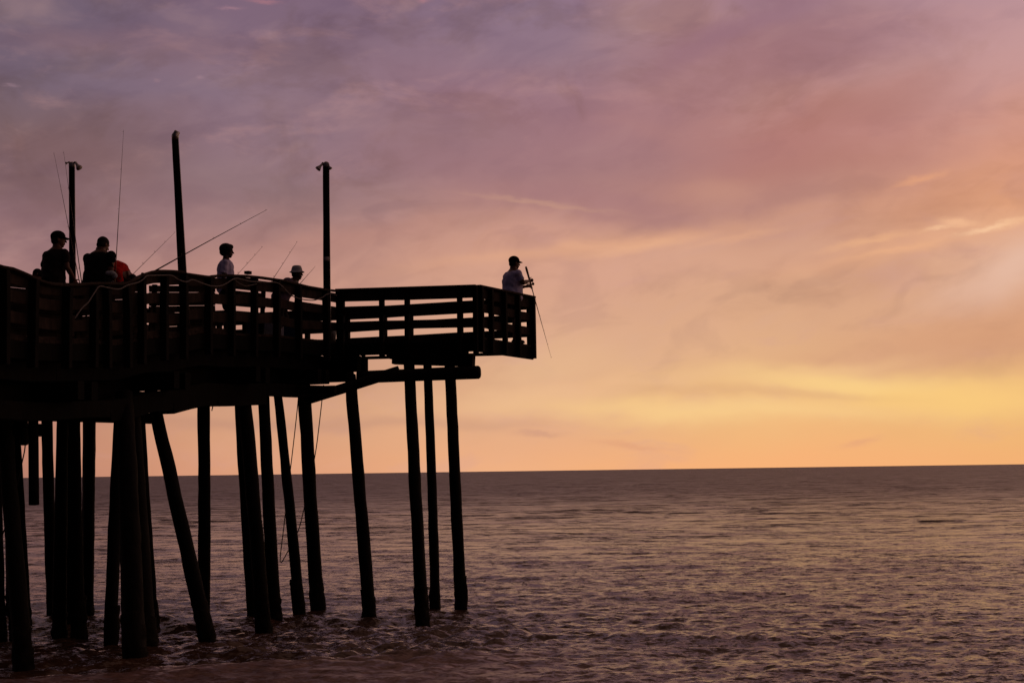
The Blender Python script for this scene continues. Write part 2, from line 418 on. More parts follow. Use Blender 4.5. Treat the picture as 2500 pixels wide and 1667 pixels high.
# ------------------------------------------------------------------ the sea
def build_sea():
    ths = [0.0]
    dth = []
    a = 0.0; th = [0.0]
    while a < math.pi:
        st = .0012 if a < .40 else min(.09, .0012*math.exp((a-.40)*7))
        a = a+st; th.append(min(a, math.pi))
    th = np.array(sorted(set([-t for t in th[1:-1]] + th)))      # full circle, dense in front
    r = [3.0]
    while r[-1] < 45000:
        q = r[-1]
        if q < 16: d = .35 if q < 12 else .12
        else: d = max(.055, min(q*q/12500, q*.06))
        r.append(q+d)
    r = np.array(r)
    T, R = np.meshgrid(th, r)
    X = R*np.sin(T); Y = R*np.cos(T)
    dr = np.gradient(r)[:, None]*np.ones_like(T)
    dt = np.gradient(th)[None, :]*R
    cell = np.maximum(dr, dt)
    Z = np.zeros_like(X); DX = np.zeros_like(X); DY = np.zeros_like(X)
    rng = np.random.default_rng(11)
    lam = np.concatenate([np.geomspace(.13, .28, 26), np.geomspace(.28, 1.2, 40), np.geomspace(1.2, 7, 30), np.array([11., 16., 23.])])
    for L in lam:
        k = 2*np.pi/L
        spread = .75 if L < 1.2 else (.5 if L < 5 else .2)
        ang = math.radians(-72) + rng.normal(0, spread)          # waves roll in from the sea, a little to the side
        steep = .044 if L < .6 else (.022 if L < 1.2 else (.013 if L < 2.5 else (.010 if L < 8 else .005)))
        A = steep*L/(2*np.pi)*rng.uniform(.6, 1.4)
        ph = rng.uniform(0, 2*np.pi)
        fade = np.clip((L/cell-2.2)/3.0, 0, 1)
        arg = k*(X*math.cos(ang)+Y*math.sin(ang))+ph
        s_ = np.sin(arg)*fade; c_ = np.cos(arg)*fade
        Z += A*s_; DX -= A*.8*math.cos(ang)*c_; DY -= A*.8*math.sin(ang)*c_
    # groups of waves: calmer and livelier patches
    grp = .85+.22*np.sin(X*.21+Y*.13+1)*np.sin(Y*.17-X*.05)
    Z *= grp
    # broken chop where the waves meet the pilings
    def sm(x, a, b_): t = np.clip((x-a)/(b_-a), 0, 1); return t*t*(3-2*t)
    zone = sm(-X, -1.2, 1.5)*sm(Y, 20.5, 22.5)*(1-sm(Y, 29.0, 33.0))*(1-sm(-X, 12, 18))
    Z *= 1+1.15*zone; DX *= 1+.7*zone; DY *= 1+.7*zone
    # a low swell running ashore in front of the nearest piles
    yc = 21.5 + np.maximum(X+5.5, -1.0)*.42 + .18*np.sin(X*1.1)+.07*np.sin(X*3.1+1)
    d = Y-yc
    calm = 1/(1+np.exp(np.clip(d/.12, -30, 30)))*np.clip((2.5-X)/3.0, 0, 1)*(Y > 3)
    Z *= 1-.35*calm
    Z += .13*np.exp(-(d/np.where(d > 0, .22, 1.2))**2)*np.clip((1.5-X)/4, 0, 1)*(Y > 3)
    # the foamy back wash on its near side
    foam = calm*np.clip((Y-14)/3, 0, 1)*.8
    Z *= np.where(R > 1500, 0, 1)
    ny, nx = X.shape
    co = np.stack([X+DX, Y+DY, Z], -1).reshape(-1, 3).astype(np.float32)
    idx = np.arange(ny*nx).reshape(ny, nx)
    q = np.stack([idx[:-1, :-1], idx[:-1, 1:], idx[1:, 1:], idx[1:, :-1]], -1).reshape(-1, 4)
    seam = np.stack([idx[:-1, -1], idx[:-1, 0], idx[1:, 0], idx[1:, -1]], -1)
    q = np.concatenate([q, seam])[:, ::-1]
    me = bpy.data.meshes.new('sea')
    me.vertices.add(len(co)); me.vertices.foreach_set('co', co.ravel())
    me.loops.add(q.size); me.loops.foreach_set('vertex_index', q.ravel().astype(np.int32))
    me.polygons.add(len(q)); me.polygons.foreach_set('loop_start', np.arange(0, q.size, 4, dtype=np.int32))
    me.update(calc_edges=True); me.validate()
    me.polygons.foreach_set('use_smooth', np.ones(len(me.polygons), dtype=bool))
    at = me.attributes.new('foam', 'FLOAT', 'POINT'); at.data.foreach_set('value', foam.ravel().astype(np.float32))
    me.materials.append(sea_m)
    # flip if the normals look down
    if me.polygons[len(me.polygons)//2].normal.z < 0: me.flip_normals()
    o = bpy.data.objects.new('sea', me); COL.objects.link(o); o['kind'] = 'structure'
    return o
build_sea()

# ------------------------------------------------------------------ pier layout
C = Vector((-3.6, 32.1, 0)); UD = Vector((.343, .939, 0)).normalized(); VD = Vector((UD.y, -UD.x, 0))
Bc = Vector((-.70, 31.3, 0)); Ec = Vector((.44, 33.6, 0)); Fc = Vector((-3.6, 35.05, 0)); Gc = Fc + Vector((-4.3, 1.5, 0))
WID = 5.3
def edge(s, v=0.0, z=0.0): return C - UD*s + VD*v + Vector((0, 0, z))
DECK = [(-8, 5.45), (0, 5.45), (2, 5.40), (5, 5.28), (6.5, 5.08), (8, 4.86), (10, 4.76), (13, 4.84), (24, 4.95)]
def zd(s): return smoothstep_tab(s, DECK)
def on_line(px, py, p0, p1):
    """where a sight line meets the upright plane over p0-p1"""
    d = ray(px, py); nrm = (p1-p0).cross(Vector((0, 0, 1)))
    t = (p0-CAMP).dot(nrm)/d.dot(nrm); return CAMP + d*t
RAILPX = [(0,648),(17,650),(57,666),(98,686),(138,691),(169,692),(212,688),(258,688),(290,690),(318,680),(345,663),(370,658),(400,658),(430,660),(493,669),(531,671),(580,670),(623,674),(680,682),(740,697),(787,705),(820,708)]
rail_tab = []
for x_, y_ in RAILPX:
    q = on_line(x_, y_, edge(0), edge(10)); rail_tab.append(((C-q).dot(UD), q.z))
rail_tab.sort()
rail_tab += [(rail_tab[-1][0]+1.2, rail_tab[-1][1]+.10), (rail_tab[-1][0]+3.0, zd(15)+1.05), (24, zd(24)+1.05)]
def zr(s): return interp(s, rail_tab)
def s_of(px, v=0.0):
    q = on_line(px, 750, edge(0, v), edge(10, v)); return (edge(0, v)-q).dot(UD)

pier = thing('fishing_pier', 'old dark timber fishing pier with sagging rail standing in the sea', 'pier')
# near rail: posts
def jit(a): return random.uniform(-a, a)
post_px = [830, 796, 728, 674, 619, 564, 508, 448, 400, 346, 312, 262, 228, 162, 79, 10]
post_s = sorted([s_of(p, .06) for p in post_px])
last = post_s[-1]
while last < 21: last += .95; post_s.append(last)
for s_ in post_s:
    if s_ < .05: s_ = .02
    lean = jit(.03)
    w_ = .13 if s_ < 9 else .15
    MB().sweep([edge(s_, .075, zd(s_)-.42), edge(s_+lean*.5, .07, zd(s_)+.5), edge(s_+lean, .065+jit(.02), zr(s_)-(.03 if s_ < 5 else .07))], w_, .09, UD).build('post', M['post'], pier)
# near rail: boards, one per bay, following the wave of the rail
def bays(a, b_, n_=5): return [a+(b_-a)*i/n_ for i in range(n_+1)]
for i in range(len(post_s)-1):
    a, b_ = post_s[i], post_s[i+1]
    ss = bays(a+.005, b_-.005)
    for k, (off, hh) in enumerate(((.14, .20), (.43, .18), (.75, .18), (1.02, .13))):
        if k == 3 and a < 4: continue
        d1, d2 = jit(.028), jit(.028)
        f = .85 if k == 0 else .7-.2*k
        pts = []
        for j, s_ in enumerate(ss):
            base = zd(s_)+1.03
            top = base + (zr(s_)-base)*max(f, .15)
            z = top-off+d1+(d2-d1)*j/(len(ss)-1)
            pts.append(edge(s_, -.005-.004*(i % 2), z))
        MB().sweep(pts, .036, hh-abs(jit(.012)), ch=.006).build('rail_board', M['board'], pier)
# cap plank, laid in lengths
i = 0
while i < len(post_s)-1:
    j = min(i+random.choice((2, 3)), len(post_s)-1)
    a, b_ = post_s[i], post_s[j]
    ss = bays(a+.004, b_-.004, max(6, int((b_-a)*5)))
    rl = random.uniform(-.10, .18) if a < 4.5 else random.uniform(.05, .30)
    MB().sweep([edge(s_, .02, zr(s_)-.02-(.035 if s_ > 5 else 0)) for s_ in ss], .20, .04, roll=rl).build('cap_rail', M['board'], pier)
    i = j
# straight runs of rail round the head
def run(p0, p1, z0, z1, fr, out, post_w=.13, zlow=.34, ext=None, deck=5.45, cap=True, lowpost=()):
    """posts at the fractions fr, boards between them on the inner side"""
    d = (p1-p0).normalized(); L = (p1-p0).length
    for f in fr:
        q = p0.lerp(p1, f); zt = z0+(z1-z0)*f
        zl = deck-zlow-(.28 if f in lowpost else 0)
        MB().sweep([q+out*.065+Vector((0, 0, zl)), q+out*.06+Vector((0, 0, zt-.02))], post_w, .09, d).build('post', M['post'], pier)
    ff = sorted(fr)
    for i in range(len(ff)-1):
        for off, hh in ((.13, .22), (.43, .175), (.745, .175)):
            z_a, z_b = z0+(z1-z0)*ff[i]-off, z0+(z1-z0)*ff[i+1]-off
            a = p0.lerp(p1, ff[i])+Vector((0, 0, z_a+jit(.006)))-out*.006*(1+i % 2); b_ = p0.lerp(p1, ff[i+1])+Vector((0, 0, z_b+jit(.006)))-out*.006*(1+i % 2)
            MB().sweep([a+d*.003, a.lerp(b_, .5), b_-d*.003], .036, hh, ch=.006).build('rail_board', M['board'], pier)
    if cap:
        MB().sweep([p0+Vector((0, 0, z0)), p0.lerp(p1, .5)+Vector((0, 0, (z0+z1)/2)), p1+Vector((0, 0, z1))], .20, .042).build('cap_rail', M['board'], pier)
ZR = 6.46
def frac(px, p0, p1):
    q = on_line(px, 780, p0, p1); return (Vector((q.x, q.y, 0))-p0).length/(p1-p0).length
C0 = Vector((C.x, C.y, 0))
out1 = (Bc-C0).cross(Vector((0, 0, 1))).normalized()
out2 = (Ec-Bc).cross(Vector((0, 0, 1))).normalized()
out3 = (Fc-Ec).cross(Vector((0, 0, 1))).normalized()
f1 = [frac(838, C0, Bc), frac(935, C0, Bc), frac(997, C0, Bc), frac(1125, C0, Bc), .998]
zc0 = zr(0.0)
run(C0, Bc, zc0, ZR+.01, f1, out1, lowpost=(f1[2],))
run(Bc, Ec, ZR+.01, ZR+.02, [.03, frac(1193, Bc, Ec), frac(1226, Bc, Ec), frac(1259, Bc, Ec), .97], out2, zlow=.30, post_w=.10)
run(Ec, Fc, ZR+.0, ZR-.03, [.02, frac(1122, Ec, Fc), frac(1000, Ec, Fc), frac(936, Ec, Fc), frac(838, Ec, Fc)], out3, zlow=.06)
run(Fc, Gc, ZR-.03, ZR-.03, [.03, .25, .5, .75, .98], out3, zlow=.06)
# far side rail of the walkway, seen in pieces through the near one
def far_rail():
    ss = [-3.2, -2, -.8, .4, 1.6, 2.8, 4.0, 5.2, 6.4, 7.6, 8.8, 10, 11.2, 12.4]
    for s_ in ss:
        MB().sweep([edge(s_, -WID-.06, zd(s_)-.35), edge(s_, -WID-.06, zd(s_)+1.0)], .13, .09, UD).build('post', M['post'], pier)
    for a, b_ in zip(ss[:-1], ss[1:]):
        for off in (.14, .43, .75):
            MB().sweep([edge(s_, -WID, zd(s_)+1.03-off) for s_ in bays(a+.005, b_-.005, 3)], .036, .18).build('rail_board', M['board'], pier)
    MB().sweep([edge(s_, -WID, zd(s_)+1.02) for s_ in ss], .2, .04).build('cap_rail', M['board'], pier)
far_rail()
# decking: real planks, too thin and edge-on to be told apart
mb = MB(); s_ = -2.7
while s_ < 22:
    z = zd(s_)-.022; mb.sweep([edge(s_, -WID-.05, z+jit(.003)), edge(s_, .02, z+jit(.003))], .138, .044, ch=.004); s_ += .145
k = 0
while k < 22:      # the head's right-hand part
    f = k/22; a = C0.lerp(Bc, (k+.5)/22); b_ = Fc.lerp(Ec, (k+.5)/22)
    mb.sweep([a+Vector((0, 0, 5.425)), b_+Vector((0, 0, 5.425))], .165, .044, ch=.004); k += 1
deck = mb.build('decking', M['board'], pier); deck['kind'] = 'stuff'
# rim boards and joists under the head
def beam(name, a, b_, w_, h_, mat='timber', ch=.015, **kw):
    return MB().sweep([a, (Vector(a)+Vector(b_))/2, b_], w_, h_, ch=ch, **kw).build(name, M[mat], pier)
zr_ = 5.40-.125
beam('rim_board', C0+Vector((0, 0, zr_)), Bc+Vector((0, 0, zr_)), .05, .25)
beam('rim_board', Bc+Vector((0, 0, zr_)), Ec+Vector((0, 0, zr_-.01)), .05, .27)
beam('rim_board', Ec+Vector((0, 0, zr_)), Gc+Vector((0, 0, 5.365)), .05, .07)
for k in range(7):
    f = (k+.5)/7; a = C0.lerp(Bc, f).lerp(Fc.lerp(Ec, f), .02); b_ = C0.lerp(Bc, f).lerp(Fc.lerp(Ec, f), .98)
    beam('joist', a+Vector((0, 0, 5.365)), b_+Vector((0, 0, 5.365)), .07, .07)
# caps under the head
Nv = (C0-Bc).normalized()
def unp(px, py, Y): return P(px, py, Y)
beam('cap_beam', unp(961, 874, 31.75), unp(1157, 879.5, 31.45), .28, .25)
beam('cap_beam', unp(955, 874, 33.4)+Vector((0, 0, .1)), unp(1140, 879, 33.0)+Vector((0, 0, .1)), .28, .25)
# walkway framing, stacked timbers that sag with the deck
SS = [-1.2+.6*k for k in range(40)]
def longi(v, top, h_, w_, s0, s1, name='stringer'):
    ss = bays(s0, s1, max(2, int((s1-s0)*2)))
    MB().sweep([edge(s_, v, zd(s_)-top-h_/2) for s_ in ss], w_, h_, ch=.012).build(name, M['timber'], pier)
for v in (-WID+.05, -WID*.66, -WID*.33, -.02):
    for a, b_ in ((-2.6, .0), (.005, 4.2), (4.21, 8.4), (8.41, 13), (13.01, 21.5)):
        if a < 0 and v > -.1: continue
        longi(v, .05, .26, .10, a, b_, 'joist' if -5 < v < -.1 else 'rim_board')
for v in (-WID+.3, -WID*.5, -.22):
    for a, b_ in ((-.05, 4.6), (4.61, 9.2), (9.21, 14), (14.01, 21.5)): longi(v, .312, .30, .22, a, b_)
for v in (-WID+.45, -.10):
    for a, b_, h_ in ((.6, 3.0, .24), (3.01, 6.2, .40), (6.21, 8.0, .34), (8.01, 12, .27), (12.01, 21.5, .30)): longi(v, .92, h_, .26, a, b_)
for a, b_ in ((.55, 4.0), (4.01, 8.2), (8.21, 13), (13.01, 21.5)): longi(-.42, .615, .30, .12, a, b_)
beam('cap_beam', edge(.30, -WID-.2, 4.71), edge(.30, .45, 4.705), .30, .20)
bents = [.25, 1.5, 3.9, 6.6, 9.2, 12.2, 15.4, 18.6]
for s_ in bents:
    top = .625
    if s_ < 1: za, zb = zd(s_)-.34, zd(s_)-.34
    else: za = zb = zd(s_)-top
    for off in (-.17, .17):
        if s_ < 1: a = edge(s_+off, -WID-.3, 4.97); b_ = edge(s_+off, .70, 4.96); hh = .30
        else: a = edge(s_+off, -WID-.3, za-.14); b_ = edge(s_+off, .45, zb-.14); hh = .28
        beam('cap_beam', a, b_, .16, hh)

# piles: (top x, top y, distance of the top, foot x, distance of the foot, diameter top, foot)
PILES = [
 (998, 884, 31.5, 1031, 29.6, .225, .255), (1043, 880, 33.0, 1061, 32.1, .18, .215), (1098, 884, 31.9, 1127, 32.0, .22, .25),
 (855, 916, 31.4, 902, 30.2, .23, .26), (741, 940, 31.4, 776, 32.0, .26, .285), (676, 940, 30.6, 730, 31.3, .17, .235),
 (643, 955, 30.0, 672, 30.0, .22, .26), (584, 955, 30.2, 619, 31.0, .22, .24), (595, 955, 28.9, 644, 28.3, .25, .255),
 (497, 950, 29.6, 496, 31.0, .235, .25), (368, 950, 27.2, 510, 25.7, .22, .275), (297, 960, 26.6, 272, 25.8, .22, .215),
 (303, 960, 25.2, 329, 23.3, .28, .34), (335, 960, 27.2, 372, 29.0, .22, .25), (322, 960, 26.0, 362, 24.4, .24, .31), (304, 965, 27.4, 318, 27.6, .26, .28),
 (218, 985, 30.0, 212, 33.0, .25, .25), (153, 985, 25.6, 145, 27.4, .18, .245), (181, 985, 25.4, 193, 27.4, .18, .26), (156, 985, 28.0, 158, 30.4, .24, .27), (171, 985, 27.6, 172, 29.6, .26, .28), (219, 985, 29.0, 214, 31.0, .20, .22),
 (113, 985, 28.5, 129, 31.6, .20, .22), (22, 985, 29.5, 30, 32.0, .2, .24), (6, 985, 24.0, 60, 22.6, .22, .285), (14, 985, 26.4, 42, 27.2, .22, .24),
 (32, 985, 27.5, 62, 29.4, .2, .23), (-14, 985, 25.5, 0, 27.2, .18, .22),
 (-220, 985, 22.5, -200, 22.0, .24, .28), (-420, 985, 20.5, -390, 20.0, .24, .28),
]
for i, (tx, ty, tY, bx, bY, dt_, db_) in enumerate(PILES):
    T_ = P(tx, ty, tY)
    # foot on the water
    yb = 1149 + (1250-bx)*.0136 + HC*FPX/bY
    F_ = P(bx, yb, bY)
    F_ = Vector((F_.x, F_.y, 0.0))
    dn = (F_-T_); low = F_ + dn*(1.6/dn.length)
    n_ = 26; pts = []; rad = []
    for k in range(n_):
        t = k/(n_-1); p = T_.lerp(low, t)
        bow = .03*math.sin(t*math.pi)*mnoise.noise(Vector((i*3.3, 0, 0)))*2
        pts.append(p+Vector((bow+jit(.003), 0, 0))); rad.append((dt_+(db_-dt_)*min(1, t*1.25))/2*(1+jit(.018)))
    po = MB().tube(pts, rad, 14, wob=.10, seed=i).build('pile', M['pile'], pier, True)
    # crust of barnacles and weed round the foot
    cr = MB(); top_ = random.uniform(.35, .8); m_ = 16; ring = []
    cp = [F_-dn.normalized()*(top_*(1-k/m_)) + dn.normalized()*(.35*k/m_) for k in range(m_+1)]
    cr.tube(cp, [db_/2*(.97+.11*min(1, (k+.2)/9)+jit(.03)) for k in range(m_+1)], 18, wob=.28, seed=i+40)
    cr.build('barnacle_crust', M['crust'], po, True)
# braces made of round logs
def log(name, a, b_, r0, r1, rnd=True, mat='pile', n_=7):
    a, b_ = Vector(a), Vector(b_); d = (b_-a).normalized()
    pts = []; rad = []
    if rnd: pts += [a-d*r0*.0, a+d*r0*.10, a+d*r0*.35]; rad += [r0*.55, r0*.82, r0]
    else: pts.append(a); rad.append(r0)
    for k in range(1, n_): pts.append(a.lerp(b_, k/n_)); rad.append(r0+(r1-r0)*k/n_)
    pts.append(b_); rad.append(r1)
    return MB().tube(pts, rad, 14, wob=.04, seed=len(name)+a.x).build(name, M[mat], pier, True)
log('log_brace', P(1174, 908.5, 31.15), P(872, 921, 31.3), .135, .125)
log('log_brace', P(975, 905, 31.2), P(742, 978, 30.9), .105, .10, False)
beam('waler', P(700, 953, 30.5), P(819, 950, 30.35), .16, .145, ch=.03)
beam('waler', P(90, 1014, 25.2), P(376, 1022, 27.0), .14, .175)
beam('waler', P(-60, 1008, 23.6), P(236, 1012, 25.2), .14, .22)
beam('waler', P(-60, 1048, 24.2), P(104, 1050, 24.8), .14, .20)
log('hanging_pile', P(83, 1231, 24.6), P(81, 985, 24.4), .082, .078, False)['label'] = 'broken pile hanging clear of the water'
log('hanging_pile', P(59, 1087, 24.0), P(58, 985, 24.0), .062, .062)['label'] = 'short rounded stub hanging under the deck'
for (x_, y_, l_) in ((434, 987, 9), (522, 985, 18), (533, 985, 7), (398, 992, 6), (350, 994, 8)):
    a = P(x_, y_-8, 27.6)
    MB().sweep([a, a+Vector((jit(.01), 0, -.06)), a+Vector((jit(.04), 0, -.06-l_*.007))], .018, .018).build('splinter', M['timber'], pier)
bolt = P(1000, 833, 31.3)

# ------------------------------------------------------------------ light poles
def light_pole(label, foot, top, r0, r1, lamps, hood=True):
    t = thing('light_pole', label, 'light pole', foot, 'light poles on the pier')
    foot, top = Vector(foot), Vector(top); n_ = 9
    MB().tube([foot.lerp(top, k/n_)+Vector((.002*math.sin(k*1.3), 0, 0)) for k in range(n_+1)], [r0+(r1-r0)*k/n_ for k in range(n_+1)], 12, wob=.05, seed=top.x).build('pole', M['pole'], t, True)
    MB().tube([foot.lerp(top, k/6)+Vector((r0+(r1-r0)*k/6+.004, -.02, 0)) for k in range(7)], .011, 6).build('conduit', M['metal'], t, True)
    if hood:
        MB().ball(top+Vector((.005, 0, .03)), (r1*1.2, r1*1.1, .085), nu=12, nv=8).build('junction_box', M['metal'], t, True)
    for (ax, az_, tiltdeg, sz) in lamps:
        # an arm, a socket and a bell-shaped reflector
        sgn = 1 if ax > 0 else -1
        j = top+Vector((sgn*r1*.6, -.02, .06)); h = top+Vector((ax*.55, -.04, az_+.07))
        arm = MB().tube([j, j.lerp(h, .5)+Vector((0, 0, .03)), h], .022, 8).build('lamp_arm', M['metal'], t, True)
        ang = math.radians(tiltdeg); d = Vector((sgn*math.sin(ang), -.25, -math.cos(ang))).normalized()
        MB().tube([h-d*.03, h+d*.05*sz, h+d*.09*sz, h+d*.14*sz, h+d*.17*sz], [.028*sz, .034*sz, .05*sz, .075*sz, .08*sz], 14).build('lamp_shade', M['enamel'], arm, True)
    return t
f = edge(5.45, -.16, zd(5.6)); tp = P(427, 338, f.y+.05); ft = P(446.5, 700, f.y); ft = ft+(ft-tp)*((ft.z-f.z)/(tp.z-ft.z))
lp2 = light_pole('tallest light pole, leaning, with a knob top instead of lamps', ft, tp, .079, .055, [])
MB().tube([tp+Vector((0, 0, -.03)), tp+Vector((.01, -.02, .04)), tp+Vector((.04, -.03, .09)), tp+Vector((.065, -.04, .07))], [.055, .062, .06, .04], 12).build('lamp_housing', M['metal'], lp2, True)
f = edge(.62, -.17, zd(0)); tp = P(795.5, 408, f.y); ft = P(797.5, 705, f.y); ft = ft+(ft-tp)*((ft.z-f.z)/(tp.z-ft.z))
lp3 = light_pole('straight light pole with two bell lamps at the corner of the rail', ft, tp, .072, .061, [(-.15, -.03, 38, .75), (.11, -.05, 30, .5)])
def band(t, a, b_, r, name, mat):
    MB().tube([a, a.lerp(b_, .5), b_], r, 16).build(name, M[mat], t, True)
band(lp3, P(797.5, 628, f.y), P(797.5, 638, f.y), .0705, 'pale_band', 'paper')
band(lp3, P(797.5, 656, f.y), P(797.5, 667, f.y), .0715, 'notice', 'dark')
Y1 = 32.6; tp = P(175, 408, Y1); ft = P(176.5, 690, Y1); ft = ft+(ft-tp)*((ft.z-5.45)/(tp.z-ft.z))
lp1 = light_pole('light pole with a white bell lamp facing right between the two leftmost people', ft, tp, .076, .06, [(.19, .0, 35, .85), (-.10, .02, 70, .4)])
band(lp1, P(176, 628, Y1), P(176.5, 672, Y1), .0725, 'notice', 'dark')

# ------------------------------------------------------------------ fishing rods
def rod(label, tip, butt, r_b=.011, r_t=.0018, guides=4, reel=.22, bend=.03, grp='fishing rods leaning on the pier rail', side=Vector((0, -1, 0)), gside=1):
    tip, butt = Vector(tip), Vector(butt)
    t = thing('fishing_rod', label, 'fishing rod', butt, grp)
    L = (tip-butt).length; d = (tip-butt)/L
    sag = Vector((0, 0, -1)); sag = (sag-d*sag.dot(d))
    def at(f): return butt.lerp(tip, f)+sag*(bend*L*max(0, f-.3)**2)
    n_ = 12
    MB().tube([at(k/n_) for k in range(n_+1)], [r_b+(r_t-r_b)*(k/n_)**.8 for k in range(n_+1)], 7).build('blank', M['rod'], t, True)
    MB().tube([at(0)-d*.01, at(.03), at(.10), at(reel+.05)], [r_b*1.3, r_b*1.6, r_b*1.35, r_b*1.2], 10).build('grip', M['cork'], t, True)
    perp = d.cross(Vector((0, 1, 0))).normalized()*gside
    c = at(reel)+perp*.05
    rl = MB(); rl.tube([c-side*.03, c+side*.03], [.032, .028], 12); rl.tube([at(reel), c], .007, 6); rl = rl.build('reel', M['rod'], t, True)
    MB().tube([c, c+side*.05, c+side*.05-d*.05], .006, 6).build('reel_handle', M['metal'], rl, True)
    for g in range(guides):
        f_ = .36+.63*(g/(guides-1))**.9; rr = .013-.008*g/(guides-1)
        p = at(f_); q = MB(); q.torus(p+perp*(rr+.006), d, rr, .0018); q.tube([p, p+perp*.007], .002, 5); q.build('guide', M['metal'], t, True)
    return t
def to_deck(tip, via, z):
    t = (tip.z-z)/(tip.z-via.z); return tip+(via-tip)*t
def prod(label, x0, y0, x1, y1, Y0, Y1, z=None, ext=0.0, **kw):
    a, b_ = P(x0, y0, Y0), P(x1, y1, Y1)
    if z is not None: b_ = to_deck(a, b_, z)
    else: b_ = b_+(b_-a)*ext
    return rod(label, a, b_, **kw)
prod('leftmost tall fishing rod, tip leaning left past the first light pole', 131.4, 372, 168, 557, 26.3, 26.6, z=zd(6.5)+.15, r_b=.012, bend=0)
prod('tall fishing rod close along the first light pole, second rod from the left', 155, 369, 185, 586, 26.5, 26.7, z=zd(6.3)+.12, r_b=.013, bend=0)
prod('tall upright fishing rod in front of the red clad person', 301.8, 317, 282.4, 653, 26.0, 26.2, z=zd(6.3)+.2, r_b=.012, bend=0)
prod('thin fishing rod slanting up behind the leaning light pole', 428, 566.6, 338, 656, 27.6, 27.0, ext=.35, r_b=.006, bend=.0, reel=.08)
prod('thick fishing rod slanting far out to the right across the leaning pole', 651, 510, 386, 657, 27.4, 26.7, ext=.22, r_b=.016, r_t=.003, bend=.015, reel=.08)
prod('faint thin fishing rod just right of the afro haired person', 641, 602, 581, 669, 30.5, 29.5, ext=.5, r_b=.006, bend=0, reel=.14)
prod('fishing rod slanting up left of the person in the pale hat', 726, 589.5, 668, 679, 31.0, 30.4, ext=.5, r_b=.008, bend=0, reel=.14)
prod('short fishing rod slanting up right of the person in the pale hat', 770, 650, 733, 692, 33.3, 33.3, ext=.25, r_b=.009, bend=0, reel=.12)

# ------------------------------------------------------------------ rope along the rail
def rope(name, pts, r, mat, label, cat='rope', sub=4, n_=7):
    # Catmull-Rom through the measured points
    pts = [Vector(p) for p in pts]; out = []
    for i in range(len(pts)-1):
        p0, p1, p2, p3 = pts[max(i-1, 0)], pts[i], pts[i+1], pts[min(i+2, len(pts)-1)]
        for k in range(sub):
            t = k/sub
            out.append(.5*((2*p1)+(p2-p0)*t+(2*p0-5*p1+4*p2-p3)*t*t+(3*p1-p0-3*p2+p3)*t**3))
    out.append(pts[-1])
    return tag(MB().tube(out, r, n_).build(name, M[mat], None, True), label, cat)
def near(px, py, v=.14): return on_line(px, py, edge(0, v), edge(10, v))
rp = [(181,779),(200,752),(215,738),(232,712),(243,699),(262,702),(290,706),(312,696),(335,690),(347,684),(355,676),(362,673),(400,672),(420,673),(436,683),(455,688),(470,683),(490,690),(515,698),(538,698),(552,692),(573,680),(590,682),(612,687),(650,689),(675,690),(690,700),(710,720),(735,730),(765,733),(785,727),(797,719),(812,717),(822,722)]
rope('rope', [near(x_, y_) for x_, y_ in rp], .011, 'rope', 'pale grey rope looped in waves along the outside of the sagging rail')
rope('rope', [near(x_, y_, .15) for x_, y_ in [(573,683),(585,692),(600,698),(618,695),(627,693)]], .007, 'rope', 'short loose end of pale rope below the main rope, right of the afro haired person')
YR = 30.6
rope('rope', [P(x_, y_, Y_) for x_, y_, Y_ in [(729,950,30.3),(727,985,30.4),(719,1060,31.2),(709,1146,31.6),(693,1285,31.7),(684,1371,31.6),(703,1345,31.6),(727,1298,31.7),(742,1242,32.5),(768,1118,31.2),(780,1030,30.6),(790,940,30.3)]], .010, 'drope', 'dark rope hanging in a long loop between the piles under the pier')
rope('rope', [P(x_, y_, 24.3) for x_, y_ in [(62,1080),(60,1100),(54,1128),(48,1155),(30,1230),(8,1300),(-8,1330)]], .010, 'drope', 'dark rope hanging from the stub at the far left under the pier')

# ------------------------------------------------------------------ people
def V3(*a): return Vector(a)
def remesh(mb_, name, vox, sm=4, wr=0.0):
    me = mb_.mesh(name+'_src'); o = bpy.data.objects.new(name+'_src', me); COL.objects.link(o)
    md = o.modifiers.new('r', 'REMESH'); md.mode = 'VOXEL'; md.voxel_size = vox; md.use_smooth_shade = True
    ms = o.modifiers.new('s', 'SMOOTH'); ms.factor = .5; ms.iterations = sm
    dg = bpy.context.evaluated_depsgraph_get(); dg.update()
    me2 = bpy.data.meshes.new_from_object(o.evaluated_get(dg)); me2.name = name
    bpy.data.objects.remove(o); bpy.data.meshes.remove(me)
    if wr:
        co = np.empty(len(me2.vertices)*3, np.float32); me2.vertices.foreach_get('co', co); co = co.reshape(-1, 3)
        no = np.empty(len(me2.vertices)*3, np.float32); me2.vertices.foreach_get('normal', no); no = no.reshape(-1, 3)
        f_ = np.sin(co[:, 2]*38+np.sin(co[:, 0]*21)*1.6+np.sin(co[:, 1]*17)*1.9)*np.sin(co[:, 1]*13+co[:, 0]*9+co[:, 2]*7)
        co += no*(wr*f_)[:, None]; me2.vertices.foreach_set('co', co.ravel())
    me2.polygons.foreach_set('use_smooth', np.ones(len(me2.polygons), dtype=bool))
    return me2
